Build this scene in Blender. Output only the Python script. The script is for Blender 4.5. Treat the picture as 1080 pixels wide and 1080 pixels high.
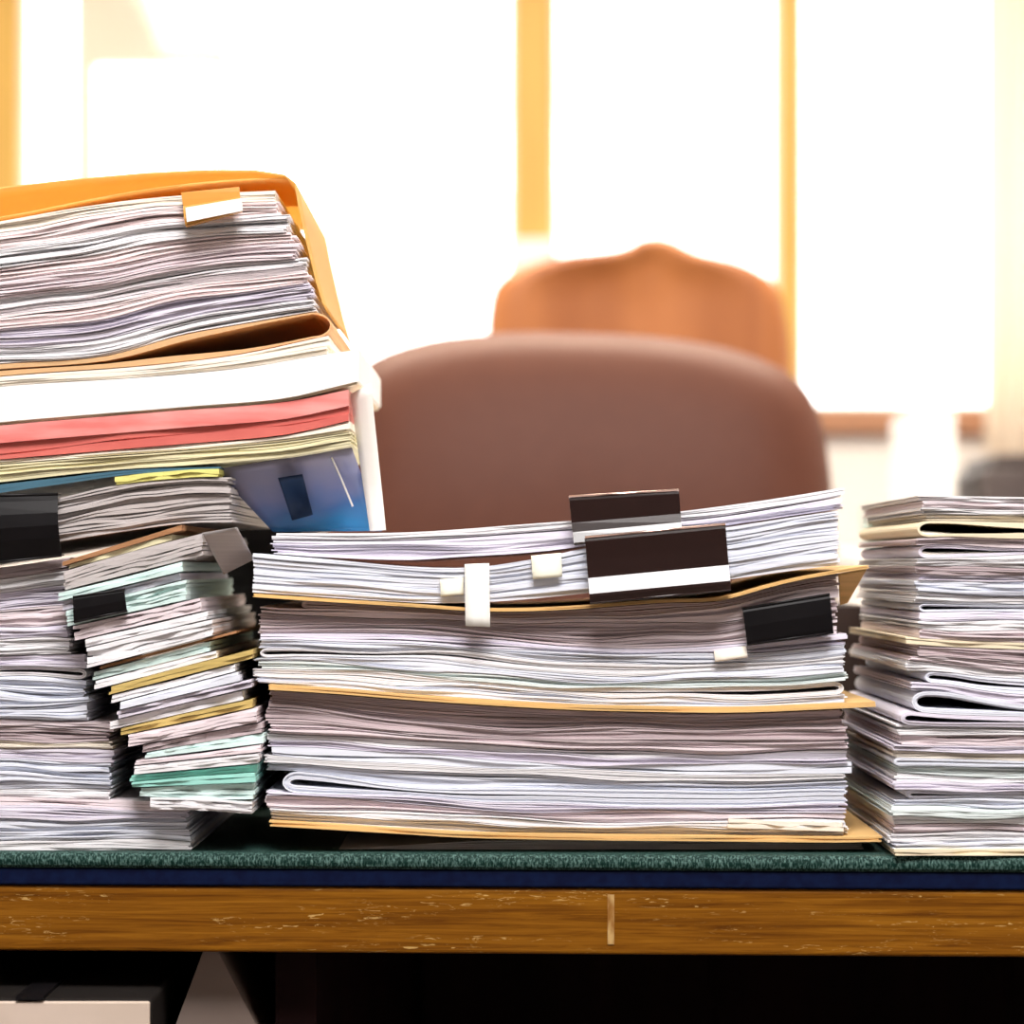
import bpy, bmesh, math, random
from mathutils import Vector

C = bpy.context.scene.collection
S = bpy.context.scene
for o in list(bpy.data.objects):
    bpy.data.objects.remove(o)

# ------------------------------------------------------------------ camera, world, lights, exposure
FPX = 2889.0                      # focal length in pixels of a 1080 px frame
CY, CZ = -1.3, 0.885              # camera stands 1.3 m in front of the desk edge
cam_d = bpy.data.cameras.new('camera')
cam = bpy.data.objects.new('camera', cam_d); C.objects.link(cam)
cam.location = (0, CY, CZ); cam.rotation_euler = (math.pi/2, 0, 0)
cam_d.sensor_width = 36; cam_d.lens = FPX/1080*36
cam_d.shift_y = 60/1080
cam_d.clip_start = 0.05
cam_d.dof.use_dof = True; cam_d.dof.focus_distance = 1.31; cam_d.dof.aperture_fstop = 7.5
S.camera = cam

w = bpy.data.worlds.new('sky'); S.world = w; w.use_nodes = True
bg = w.node_tree.nodes['Background']
bg.inputs[0].default_value = (1.0, 0.975, 0.94, 1); bg.inputs[1].default_value = 6.0

def area(name, loc, target, sx, sy, power, col, portal=False):
    l = bpy.data.lights.new(name, 'AREA'); l.shape = 'RECTANGLE'; l.size = sx; l.size_y = sy
    l.energy = power; l.color = col
    if portal: l.cycles.is_portal = True
    o = bpy.data.objects.new(name, l); C.objects.link(o)
    o.location = loc
    o.rotation_euler = (Vector(target)-Vector(loc)).to_track_quat('-Z', 'Y').to_euler()
    return o
area('unseen_ceiling_lamp', (0.15, -1.4, 2.72), (0.0, -0.9, 0.0), 1.1, 0.9, 108, (1, 0.965, 0.95))
area('unseen_ceiling_lamp', (0.0, 1.9, 2.74), (0.0, 2.2, 0.0), 2.4, 1.2, 150, (1, 0.88, 0.72))  # added warm fill, no fixture seen; brightens window posts and chairs
area('window_portal', (-0.15, 4.62, 1.9), (-0.15, 0, 1.9), 2.7, 1.3, 1, (1, 1, 1), True)
S.view_settings.view_transform = 'Standard'; S.view_settings.look = 'None'
S.view_settings.gamma = 1; S.view_settings.use_curve_mapping = False
S.view_settings.exposure = 0.0

# ------------------------------------------------------------------ helpers
def P(px, py, y):
    d = (y-CY)/FPX
    return ((px-540)*d, y, CZ-(py-600)*d)

def tag(o, label=None, cat=None, group=None, kind=None):
    if label: o['label'] = label
    if cat: o['category'] = cat
    if group: o['group'] = group
    if kind: o['kind'] = kind
    return o

def mesh(name, verts, faces, mat, parent=None, smooth=False, origin=None):
    if origin is None:
        if parent is not None: origin = parent.location
        else:
            xs = [v[0] for v in verts]; ys = [v[1] for v in verts]; zs = [v[2] for v in verts]
            origin = ((min(xs)+max(xs))/2, (min(ys)+max(ys))/2, min(zs))
    ox, oy, oz = origin
    me = bpy.data.meshes.new(name)
    me.from_pydata([(a-ox, b-oy, c-oz) for a, b, c in verts], [], faces)
    bm = bmesh.new(); bm.from_mesh(me); bmesh.ops.recalc_face_normals(bm, faces=bm.faces); bm.to_mesh(me); bm.free()
    if smooth:
        for p in me.polygons: p.use_smooth = True
    me.materials.append(mat)
    o = bpy.data.objects.new(name, me); C.objects.link(o)
    if parent is not None:
        o.parent = parent
        if isinstance(origin, tuple) or True:
            o.location = Vector(origin)-Vector(parent.location)
    else: o.location = origin
    return o

def empty(name, loc):
    o = bpy.data.objects.new(name, None); C.objects.link(o); o.location = loc; o.empty_display_size = .05
    return o

def boxv(x0, x1, y0, y1, z0, z1):
    v = [(x0,y0,z0),(x1,y0,z0),(x1,y1,z0),(x0,y1,z0),(x0,y0,z1),(x1,y0,z1),(x1,y1,z1),(x0,y1,z1)]
    f = [(0,3,2,1),(4,5,6,7),(0,1,5,4),(1,2,6,5),(2,3,7,6),(3,0,4,7)]
    return v, f

def box(name, x0, x1, y0, y1, z0, z1, mat, parent=None, bev=0):
    v, f = boxv(x0, x1, y0, y1, z0, z1)
    o = mesh(name, v, f, mat, parent)
    if bev:
        m = o.modifiers.new('bevel', 'BEVEL'); m.width = bev; m.segments = 3
    return o

def join(parts):
    V, F = [], []
    for v, f in parts:
        n = len(V); V += v; F += [tuple(i+n for i in q) for q in f]
    return V, F

def tube(pts, r, n=8):
    V, F = [], []
    for i, p in enumerate(pts):
        a = Vector(pts[max(0, i-1)]); b = Vector(pts[min(len(pts)-1, i+1)])
        t = (b-a).normalized(); up = Vector((0,0,1)) if abs(t.z) < .9 else Vector((1,0,0))
        s = t.cross(up).normalized(); u = s.cross(t)
        rr = r[i] if isinstance(r, (list, tuple)) else r
        for k in range(n):
            q = Vector(p)+rr*(math.cos(2*math.pi*k/n)*s+math.sin(2*math.pi*k/n)*u)
            V.append(tuple(q))
    for i in range(len(pts)-1):
        for k in range(n):
            F.append((i*n+k, i*n+(k+1) % n, (i+1)*n+(k+1) % n, (i+1)*n+k))
    F.append(tuple(range(n))); F.append(tuple(range((len(pts)-1)*n, len(pts)*n)))
    return V, F

class Noise:
    def __init__(s, r, f0=1.0, n=4):
        s.t = [(r.uniform(.6, 1)/(1+.6*i), f0*(1.7**i)*r.uniform(.7, 1.3), r.uniform(0, 6.28)) for i in range(n)]
        s.k = 1/sum(a for a, _, _ in s.t)
    def __call__(s, u):
        return s.k*sum(a*math.sin(f*u*6.283+p) for a, f, p in s.t)*1.4

def curve(*pts):
    pts = sorted(pts); X = [p[0] for p in pts]; Y = [p[1] for p in pts]; n = len(X)
    m = []
    for i in range(n):
        if n == 1: m.append(0); continue
        if i == 0: m.append((Y[1]-Y[0])/(X[1]-X[0]))
        elif i == n-1: m.append((Y[-1]-Y[-2])/(X[-1]-X[-2]))
        else: m.append((Y[i+1]-Y[i-1])/(X[i+1]-X[i-1]))
    def f(x):
        if n == 1: return Y[0]
        if x <= X[0]: return Y[0]+m[0]*(x-X[0])
        if x >= X[-1]: return Y[-1]+m[-1]*(x-X[-1])
        i = 0
        while x > X[i+1]: i += 1
        h = X[i+1]-X[i]; t = (x-X[i])/h
        return ((2*t**3-3*t*t+1)*Y[i]+(t**3-2*t*t+t)*h*m[i]+(-2*t**3+3*t*t)*Y[i+1]+(t**3-t*t)*h*m[i+1])
    return f

# ------------------------------------------------------------------ materials
def nt(name):
    m = bpy.data.materials.new(name); m.use_nodes = True
    return m, m.node_tree.nodes, m.node_tree.links, m.node_tree.nodes['Principled BSDF']

def plain(name, col, rough=.6, metal=0, spec=.5, coat=0):
    m, N, L, b = nt(name)
    b.inputs['Base Color'].default_value = (*col, 1); b.inputs['Roughness'].default_value = rough
    b.inputs['Metallic'].default_value = metal; b.inputs['Specular IOR Level'].default_value = spec
    b.inputs['Coat Weight'].default_value = coat
    return m

def noisy(name, c1, c2, scale, rough=.6, lo=.35, hi=.65, detail=4, bump=0, spec=.5, rot=None, ns=1.0, metal=0):
    m, N, L, b = nt(name)
    tc = N.new('ShaderNodeTexCoord'); mp = N.new('ShaderNodeMapping'); tx = N.new('ShaderNodeTexNoise'); cr = N.new('ShaderNodeValToRGB')
    mp.inputs['Scale'].default_value = scale
    tx.inputs['Scale'].default_value = ns; tx.inputs['Detail'].default_value = detail
    L.new(tc.outputs['Object'], mp.inputs['Vector']); L.new(mp.outputs[0], tx.inputs['Vector']); L.new(tx.outputs['Fac'], cr.inputs[0])
    cr.color_ramp.elements[0].position = lo; cr.color_ramp.elements[0].color = (*c1, 1)
    cr.color_ramp.elements[1].position = hi; cr.color_ramp.elements[1].color = (*c2, 1)
    L.new(cr.outputs[0], b.inputs['Base Color'])
    b.inputs['Roughness'].default_value = rough; b.inputs['Specular IOR Level'].default_value = spec; b.inputs['Metallic'].default_value = metal
    if bump:
        bp = N.new('ShaderNodeBump'); bp.inputs['Strength'].default_value = bump; bp.inputs['Distance'].default_value = .001
        L.new(tx.outputs['Fac'], bp.inputs['Height']); L.new(bp.outputs[0], b.inputs['Normal'])
    return m

SH = (5, 5, 700)
def paper(name, c, dv=.12, rough=.75):
    c2 = tuple(max(0, x*(1-dv)-.01) for x in c)
    return noisy(name, c2, c, SH, rough, .35, .62, 2, spec=.25)
M = {
 'white': paper('paper_white', (.86, .85, .87)),
 'cool white': paper('paper_cool_white', (.78, .81, .90)),
 'lavender': paper('paper_lavender', (.76, .72, .82)),
 'rose white': paper('paper_rose_white', (.93, .81, .81), .08),
 'pinkish': paper('paper_pinkish', (.80, .70, .73)),
 'mauve': paper('paper_mauve_and_shade', (.58, .48, .50), .2),  # under the middle-pile folders this tone carries their shade
 'grey': paper('paper_grey', (.52, .48, .47)),
 'cream': paper('paper_cream', (.87, .76, .55)),
 'pale cream': paper('paper_pale_cream', (.90, .83, .72)),
 'pale yellow': paper('paper_pale_yellow', (.80, .74, .48), .2),
 'yellow': paper('paper_yellow', (.82, .78, .25)),
 'mint': paper('paper_mint', (.68, .86, .83)),
 'faint green': paper('paper_faint_green', (.77, .85, .84)),
 'teal': paper('paper_teal', (.36, .74, .65)),
 'tan': paper('card_tan', (.74, .47, .19), .15),
 'brown': paper('card_brown', (.42, .21, .10), .2),
 'ochre': paper('card_ochre', (.62, .46, .16), .2),
}
M_orange = None
M_whitecard = noisy('card_white', (.88, .85, .80), (.93, .90, .86), (20, 20, 60), .5, spec=.3)
M_pink = noisy('plastic_pink', (.74, .20, .18), (.84, .36, .33), (20, 8, 150), .3, .38, .66, 4)
M_black = noisy('clip_black', (.004, .0035, .004), (.007, .006, .007), (30, 30, 30), .38, spec=.2)
M_gloss = plain('clip_gloss_black', (.016, .007, .006), .2)
M_rim = plain('clip_rim_metal', (.62, .45, .40), .25, 1)
M_brass = plain('clip_amber', (.62, .29, .06), .16, 0, 1.0)
M_note = plain('note_white', (.92, .91, .85), .7)
M_note2 = plain('note_cream', (.92, .90, .74), .7)
M_tealplastic = plain('plastic_teal', (.07, .16, .22), .25)
M_leather = noisy('leather_brown', (.125, .038, .019), (.132, .041, .021), (60, 60, 60), .55, spec=.3)
M_chairwood = noisy('chair_wood', (.30, .095, .024), (.43, .155, .045), (16, 16, .8), .4, .35, .68, 3)
M_dark = plain('dark_metal', (.03, .03, .035), .4, .6)
M_mull = noisy('wood_golden', (.62, .36, .07), (.72, .45, .10), (30, 30, 2), .5)
M_sill = noisy('wood_sill', (.36, .17, .09), (.45, .22, .12), (2, 30, 30), .5)
M_sash = plain('sash_cream', (.93, .86, .72), .5)
M_wall = noisy('plaster_warm_white', (.90, .86, .84), (.93, .90, .88), (3, 3, 3), .9)
M_panel = noisy('wood_panelling', (.045, .030, .024), (.07, .045, .035), (25, 25, 1), .7)
M_floor = noisy('floor_tile', (.10, .08, .07), (.15, .12, .10), (6, 6, 6), .4)
M_ceil = plain('ceiling_white', (.85, .84, .82), .9)
M_whitelac = plain('lacquer_white', (.90, .89, .88), .4)
M_printer = noisy('plastic_graphite', (.045, .033, .034), (.075, .06, .06), (15, 15, 15), .5)
M_printer2 = plain('plastic_charcoal', (.05, .035, .035), .4)
M_tealcup = plain('ceramic_teal', (.12, .33, .30), .3)
M_navy = noisy('mat_navy', (.002, .004, .022), (.003, .008, .035), (200, 200, 200), .6, spec=.08)
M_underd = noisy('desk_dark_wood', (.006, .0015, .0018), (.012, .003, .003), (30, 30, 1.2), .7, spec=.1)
M_boxshade = plain('board_desk_shade', (.012, .010, .009), .7, spec=.1)  # shade beneath the desk put into the box body colour
M_boxcream = noisy('board_cream', (.52, .42, .34), (.58, .47, .39), (15, 15, 15), .7)
M_gapdark = plain('gap_dark_brown', (.035, .022, .018), .6, spec=.15)
M_tent = noisy('board_greybrown', (.20, .15, .125), (.26, .20, .17), (10, 10, 10), .7)

def sheer():
    m, N, L, b = nt('sheer_cream')
    N.remove(b)
    d = N.new('ShaderNodeBsdfDiffuse'); d.inputs[0].default_value = (.92, .84, .74, 1)
    t = N.new('ShaderNodeBsdfTranslucent'); t.inputs[0].default_value = (.92, .82, .70, 1)
    mx = N.new('ShaderNodeMixShader'); mx.inputs[0].default_value = .45
    L.new(d.outputs[0], mx.inputs[1]); L.new(t.outputs[0], mx.inputs[2]); L.new(mx.outputs[0], N['Material Output'].inputs[0])
    return m
M_sheer = sheer()
def kraft(name, col, tcol, mixf):
    m, N, L, b = nt(name)
    b.inputs['Base Color'].default_value = (*col, 1); b.inputs['Roughness'].default_value = .6; b.inputs['Specular IOR Level'].default_value = .25
    t = N.new('ShaderNodeBsdfTranslucent'); t.inputs[0].default_value = (*tcol, 1)
    mx = N.new('ShaderNodeMixShader'); mx.inputs[0].default_value = mixf
    L.new(b.outputs[0], mx.inputs[1]); L.new(t.outputs[0], mx.inputs[2]); L.new(mx.outputs[0], N['Material Output'].inputs[0])
    return m
M_orange = kraft('envelope_orange', (.90, .60, .23), (.96, .69, .27), .5)
M_peach = kraft('card_peach', (.88, .58, .30), (.9, .5, .2), .3)

def glass():
    m, N, L, b = nt('window_glass'); N.remove(b)
    t = N.new('ShaderNodeBsdfTransparent'); t.inputs[0].default_value = (.97, .98, .98, 1)
    g = N.new('ShaderNodeBsdfGlossy'); g.inputs['Roughness'].default_value = .05
    mx = N.new('ShaderNodeMixShader'); mx.inputs[0].default_value = .05
    L.new(t.outputs[0], mx.inputs[1]); L.new(g.outputs[0], mx.inputs[2]); L.new(mx.outputs[0], N['Material Output'].inputs[0])
    return m
M_glass = glass()

def sleeve_mat(name, col, trans=.35, rough=.12):
    m, N, L, b = nt(name)
    b.inputs['Base Color'].default_value = (*col, 1); b.inputs['Roughness'].default_value = rough
    t = N.new('ShaderNodeBsdfTransparent'); t.inputs[0].default_value = (.7, .75, .9, 1)
    mx = N.new('ShaderNodeMixShader'); mx.inputs[0].default_value = trans
    L.new(b.outputs[0], mx.inputs[1]); L.new(t.outputs[0], mx.inputs[2]); L.new(mx.outputs[0], N['Material Output'].inputs[0])
    return m
def print_mat():
    m, N, L, b = nt('sleeve_print')
    tc = N.new('ShaderNodeTexCoord'); sp_ = N.new('ShaderNodeSeparateXYZ'); n_ = N.new('ShaderNodeTexNoise'); n_.inputs['Scale'].default_value = 45; n_.inputs['Detail'].default_value = 1
    L.new(tc.outputs['Object'], sp_.inputs[0]); L.new(tc.outputs['Object'], n_.inputs['Vector'])
    def mth(op, a, b_):
        q = N.new('ShaderNodeMath'); q.operation = op
        for k, v in enumerate((a, b_)):
            if isinstance(v, (int, float)): q.inputs[k].default_value = v
            else: L.new(v, q.inputs[k])
        return q.outputs[0]
    v = mth('ADD', mth('MULTIPLY', sp_.outputs[2], 24), mth('MULTIPLY', sp_.outputs[0], -7))
    v = mth('ADD', v, mth('MULTIPLY', mth('SUBTRACT', n_.outputs['Fac'], .5), .55))
    r_ = N.new('ShaderNodeValToRGB'); e = r_.color_ramp.elements
    e[0].position = .0; e[0].color = (.03, .30, .68, 1); e[1].position = .75; e[1].color = (.34, .32, .44, 1)
    q = e.new(.20); q.color = (.08, .22, .55, 1); q = e.new(.42); q.color = (.24, .27, .50, 1)
    L.new(v, r_.inputs[0]); L.new(r_.outputs[0], b.inputs['Base Color']); b.inputs['Roughness'].default_value = .18
    t = N.new('ShaderNodeBsdfTransparent'); t.inputs[0].default_value = (.75, .78, .92, 1)
    mx = N.new('ShaderNodeMixShader'); mx.inputs[0].default_value = .15
    L.new(b.outputs[0], mx.inputs[1]); L.new(t.outputs[0], mx.inputs[2]); L.new(mx.outputs[0], N['Material Output'].inputs[0])
    return m
M_sleeve = print_mat()
M_sleevedark = plain('plastic_dark_navy', (.012, .03, .075), .5, spec=.2)

def desk_wood():
    m, N, L, b = nt('desk_oak')
    tc = N.new('ShaderNodeTexCoord')
    def noise(scale, detail=5, rough=.6, dist=0):
        mp = N.new('ShaderNodeMapping'); mp.inputs['Scale'].default_value = scale
        t = N.new('ShaderNodeTexNoise'); t.inputs['Scale'].default_value = 1; t.inputs['Detail'].default_value = detail
        t.inputs['Roughness'].default_value = rough; t.inputs['Distortion'].default_value = dist
        L.new(tc.outputs['Object'], mp.inputs[0]); L.new(mp.outputs[0], t.inputs['Vector']); return t
    def ramp(t, stops):
        r = N.new('ShaderNodeValToRGB'); e = r.color_ramp.elements
        e[0].position, e[0].color = stops[0][0], (*stops[0][1], 1); e[1].position, e[1].color = stops[-1][0], (*stops[-1][1], 1)
        for p, c in stops[1:-1]:
            q = e.new(p); q.color = (*c, 1)
        L.new(t.outputs['Fac'], r.inputs[0]); return r
    g = ramp(noise((12, 12, 420), 7, .7, .8), [(.3, (.075, .021, .001)), (.5, (.175, .062, .003)), (.68, (.27, .108, .007))])
    sc = ramp(noise((110, 110, 620), 4, .6, 1.5), [(.60, (0, 0, 0)), (.67, (.8, .8, .8))])
    ms = ramp(noise((11, 11, 90), 3), [(.50, (0, 0, 0)), (.60, (1, 1, 1))])
    mul = N.new('ShaderNodeMath'); mul.operation = 'MULTIPLY'
    L.new(sc.outputs[0], mul.inputs[0]); L.new(ms.outputs[0], mul.inputs[1])
    mx = N.new('ShaderNodeMixRGB'); L.new(mul.outputs[0], mx.inputs[0]); L.new(g.outputs[0], mx.inputs[1]); mx.inputs[2].default_value = (.55, .36, .12, 1)
    L.new(mx.outputs[0], b.inputs['Base Color']); b.inputs['Roughness'].default_value = .5; b.inputs['Specular IOR Level'].default_value = .12
    return m
M_desk = desk_wood()

def green_mat():
    m, N, L, b = nt('mat_green')
    tc = N.new('ShaderNodeTexCoord'); mp = N.new('ShaderNodeMapping'); mp.inputs['Scale'].default_value = (1.3, 1.3, .4)
    t = N.new('ShaderNodeTexNoise'); t.inputs['Scale'].default_value = 900; t.inputs['Detail'].default_value = 3
    r = N.new('ShaderNodeValToRGB'); e = r.color_ramp.elements
    e[0].position = .45; e[0].color = (.003, .022, .017, 1); e[1].position = .75; e[1].color = (.12, .22, .195, 1)
    L.new(tc.outputs['Object'], mp.inputs[0]); L.new(mp.outputs[0], t.inputs['Vector']); L.new(t.outputs['Fac'], r.inputs[0]); L.new(r.outputs[0], b.inputs['Base Color'])
    bp = N.new('ShaderNodeBump'); bp.inputs['Strength'].default_value = .5; bp.inputs['Distance'].default_value = .0006
    L.new(t.outputs['Fac'], bp.inputs['Height']); L.new(bp.outputs[0], b.inputs['Normal'])
    b.inputs['Roughness'].default_value = .5; b.inputs['Specular IOR Level'].default_value = .15
    return m
M_green = green_mat()

# ------------------------------------------------------------------ the room
WY = 4.7                                   # window wall
def zx(px, py, y=WY): p = P(px, py, y); return p[0], p[2]
SILL = zx(0, 432)[1]; HEAD = 2.52; XL, XR = -2.2, 2.2; CEIL = 2.8
def st(o): o['kind'] = 'structure'; return o
wx0 = zx(-80, 0)[0]; wx1 = zx(1170, 0)[0]
V, F = join([boxv(XL, XR, WY, WY+.2, 0, SILL-.06), boxv(XL, XR, WY, WY+.2, HEAD, CEIL),
             boxv(XL, wx0, WY, WY+.2, SILL-.06, HEAD), boxv(wx1, XR, WY, WY+.2, SILL-.06, HEAD)])
st(mesh('wall_back', V, F, M_wall))
st(box('wall_left', XL-.1, XL, -3, WY+.2, 0, CEIL, M_wall))
st(box('wall_right', XR, XR+.1, -3, WY+.2, 0, CEIL, M_wall))
st(box('wall_front', XL, XR, -3.1, -3, 0, CEIL, M_panel))
st(box('floor', XL, XR, -3, WY+.2, -.05, 0, M_floor))
st(box('ceiling', XL-.1, XR+.1, -3.1, WY+.2, CEIL, CEIL+.05, M_ceil))
a, _ = zx(-80, 0); b_, _ = zx(1170, 0)
st(box('trim_1', a, b_, WY-.05, WY+.2, SILL-.054, SILL, M_sill, bev=.004))
def post(name, p0, p1, pybot=432):
    x0, z0 = zx(p0, pybot); x1, _ = zx(p1, pybot)
    return st(box(name, x0, x1, WY-.02, WY+.1, max(z0, SILL), HEAD, M_mull, bev=.004))
post('trim_2', -22, 20); post('trim_3', 542, 583); post('trim_4', 822, 843)
x0, z1 = zx(540, 252, WY-.03); x1, _ = zx(586, 0, WY-.03)
st(box('trim_5', x0, x1, WY-.045, WY-.021, SILL, z1, M_whitelac, bev=.003))
def win(name, p0, p1):
    x0, _ = zx(p0, 0); x1, _ = zx(p1, 0)
    fr = []
    t = .012
    fr = [boxv(x0, x0+t, WY+.02, WY+.07, SILL, HEAD), boxv(x1-t, x1, WY+.02, WY+.07, SILL, HEAD),
          boxv(x0, x1, WY+.021, WY+.069, SILL, SILL+t), boxv(x0, x1, WY+.021, WY+.069, HEAD-.05, HEAD)]
    o = st(mesh(name, *join(fr), M_sash))
    g = box('window_pane', x0+.001, x1-.001, WY+.04, WY+.046, SILL+.001, HEAD-.001, M_glass, o)
    return o
w1 = win('window_1', 20, 542); win('window_2', 583, 822); win('window_3', 843, 1170); win('window_4', -80, -22)
xa, _ = zx(73, 0); xb, _ = zx(94, 0); xc, _ = zx(226, 0); xd, _ = zx(237, 0); _, zr = zx(0, 62)
xe, _ = zx(281, 0); xf, _ = zx(286, 0)
V, F = join([boxv(xa, xb, WY+.075, WY+.11, SILL, HEAD), boxv(xc, xd, WY+.075, WY+.11, SILL, HEAD),
             boxv(xb, xc, WY+.078, WY+.108, zr, HEAD), boxv(xe, xf, WY+.078, WY+.1, SILL, HEAD)])
mesh('window_sash', V, F, M_sash, w1)

# curtain beside the window
r = random.Random(5); V, F = [], []
n = 60; cx0, _ = zx(1040, 0, 4.55); cx1 = cx0+.55
for i in range(n+1):
    u = i/n; x = cx0+(cx1-cx0)*u; yy = 4.55+.022*math.sin(u*46)+.008*math.sin(u*17+1)
    for dy in (0, .003):
        for z in (.35, 2.6): V.append((x, yy+dy, z))
for i in range(n):
    k = i*4; F += [(k, k+4, k+5, k+1), (k+2, k+3, k+7, k+6), (k+1, k+5, k+7, k+3), (k, k+2, k+6, k+4)]
F += [(0, 1, 3, 2), (n*4, n*4+2, n*4+3, n*4+1)]
tag(mesh('curtain', V, F, M_sheer, smooth=True), 'cream curtain hanging beside the bright window', 'curtain')

# ------------------------------------------------------------------ cabinet by the window and the blurred things on it
cy = 2.95
cx0 = P(905, 0, cy)[0]; cx1 = cx0+1.2; CT = .915
cab = tag(empty('cabinet', (cx0+.6, cy+.2, 0)), 'low white cabinet by the window, behind the piles', 'cabinet')
box('body', cx0, cx1, cy, cy+.42, .06, CT-.025, M_whitelac, cab, .003)
box('plinth', cx0+.03, cx1-.03, cy+.03, cy+.4, 0, .06, M_dark, cab)
box('top', cx0-.012, cx1+.012, cy-.015, cy+.43, CT-.025, CT, M_whitelac, cab, .003)
for k in range(3):
    d0 = cx0+.01+k*.395
    d = box('door', d0, d0+.385, cy-.016, cy, .08, CT-.03, M_whitelac, cab, .002)
    hv, hf = tube([(d0+.33, cy-.017, .55), (d0+.33, cy-.035, .56), (d0+.33, cy-.035, .68), (d0+.33, cy-.017, .69)], .004)
    mesh('handle', hv, hf, M_dark, d, origin=tuple(d.location+cab.location)).location = (0, 0, 0)
# white upright box
y = cy+.05; xa, zt = P(962, 434, y)[0], P(0, 434, y)[2]; xb = P(1008, 0, y)[0]
hb = tag(empty('magazine_file', ((xa+xb)/2, y, CT)), 'narrow white upright file box on the low white cabinet', 'file box')
box('body', xa, xb, y, y+.24, CT+.0005, zt, M_whitelac, hb, .004)
hv, hf = tube([((xa+xb)/2+.016*math.cos(k/12*6.283), y-.001, CT+.08+.016*math.sin(k/12*6.283)) for k in range(13)], .002, 6)
mesh('finger_ring', hv, hf, M_whitelac, hb)
# dark machine
xa, zt = P(1038, 478, cy+.02)[0], P(0, 478, cy+.02)[2]
pr = tag(empty('printer', (xa+.2, cy+.2, CT)), 'dark grey desktop printer at the end of the cabinet', 'printer')
box('body', xa, xa+.42, cy+.02, cy+.34, CT+.0005, zt-.02, M_printer, pr, .012)
box('scanner_lid', xa+.02, xa+.42, cy+.03, cy+.34, zt-.02, zt, M_printer, pr, .006)
box('paper_tray', xa+.006, xa+.05, cy-.004, cy+.02, CT+.012, CT+.055, M_printer2, pr, .003)
# teal cup
prof = [(0, 0), (.018, 0), (.022, .004), (.026, .06), (.0265, .064), (.0245, .064), (.0205, .008), (0, .008)]
def lathe(prof, c, n=28):
    V, F = [], []
    for rr, z in prof:
        for k in range(n): V.append((c[0]+rr*math.cos(k*6.2832/n), c[1]+rr*math.sin(k*6.2832/n), c[2]+z))
    for i in range(len(prof)-1):
        for k in range(n): F.append((i*n+k, i*n+(k+1) % n, (i+1)*n+(k+1) % n, (i+1)*n+k))
    return V, F
c = (P(928, 0, cy+.08)[0], cy+.08, CT+.0005)
cup = tag(empty('cup', c), 'small teal cup on the low white cabinet', 'cup')
mesh('body', *lathe(prof, c), M_tealcup, cup, True)
hv, hf = tube([(c[0]+.024+.014*math.sin(t), c[1], c[2]+.033+.018*math.cos(t)) for t in [k*math.pi/8 for k in range(9)]], .003)
mesh('handle', hv, hf, M_tealcup, cup, True)

# ------------------------------------------------------------------ chairs
def cushion(outline, rings, yc):
    """outline: (x,z) loop; rings: (inset in metres, y offset)"""
    n = len(outline); cx = sum(p[0] for p in outline)/n; czz = sum(p[1] for p in outline)/n
    hw = max(abs(p[0]-cx) for p in outline); hh = max(abs(p[1]-czz) for p in outline)
    V, F = [], []
    for ins, yo in rings:
        for x, z in outline:
            V.append((cx+(x-cx)*(1-ins/hw), yc+yo, czz+(z-czz)*(1-ins/hh)))
    for i in range(len(rings)-1):
        for k in range(n): F.append((i*n+k, i*n+(k+1) % n, (i+1)*n+(k+1) % n, (i+1)*n+k))
    a = len(V); V.append((cx, yc+rings[0][1], czz)); V.append((cx, yc+rings[-1][1], czz)); l = (len(rings)-1)*n
    for k in range(n):
        F.append((a, (k+1) % n, k)); F.append((a+1, l+k, l+(k+1) % n))
    return V, F

# brown leather office chair
y = 1.12
half = curve((0, 351), (60, 352), (110, 356), (160, 364), (205, 379), (232, 396), (250, 420), (261, 455), (267, 510), (270, 580))
out = []
dxs = [0, 20, 40, 60, 80, 100, 120, 140, 160, 180, 195, 208, 220, 231, 240, 248, 255, 261, 265, 268, 270]
for dx in reversed(dxs): out.append((-dx, half(dx)))
for dx in dxs[1:]: out.append((dx, half(dx)))
low = [(270, 700), (262, 800), (240, 860), (190, 895), (100, 905), (0, 907), (-100, 905), (-190, 895), (-240, 860), (-262, 800), (-270, 700)]
out += low
ol = []
for dx, py in out:
    t = math.radians(1.6); py2 = py+dx*math.tan(t)-(6 if py < 480 else 0)
    p = P(612+dx, py2, y); ol.append((p[0], p[2]))
ch = tag(empty('office_chair', (P(612, 0, y)[0], y+.2, 0)), 'brown leather office chair behind the desk', 'chair')
cx = ch.location.x
_v, _f = cushion(ol, [(.19, -.05), (.12, -.049), (.07, -.046), (.035, -.040), (.014, -.028), (.004, -.014), (0, 0), (.004, .016), (.018, .034), (.05, .046), (.12, .05)], y)
_v = [(a, b+1.0*max(0, c-.86)**2, c) for a, b, c in _v]
mesh('backrest', _v, _f, M_leather, ch, True)
so = [(.24*math.copysign(abs(math.cos(t))**.5, math.cos(t)), .24*math.copysign(abs(math.sin(t))**.5, math.sin(t))) for t in [k*6.2832/40 for k in range(40)]]
V, F = [], []
rg = [(.6, .40), (.95, .40), (1, .42), (1, .46), (.96, .485), (.6, .495)]
for sc_, z in rg:
    for px_, py_ in so: V.append((cx+px_*sc_, y+.30+py_*sc_, z))
for i in range(len(rg)-1):
    for k in range(40): F.append((i*40+k, i*40+(k+1) % 40, (i+1)*40+(k+1) % 40, (i+1)*40+k))
F += [tuple(range(40)), tuple(range(200, 240))]
mesh('seat', V, F, M_leather, ch, True)
mesh('back_bracket', *join([boxv(cx-.03, cx+.03, y+.04, y+.075, .40, .75)]), M_dark, ch)
for s in (-1, 1):
    mesh('armrest', *tube([(cx+s*.2, y+.3, .42), (cx+s*.25, y+.3, .43), (cx+s*.255, y+.3, .6), (cx+s*.255, y+.4, .615)], .016), M_dark, ch, True)
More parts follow.
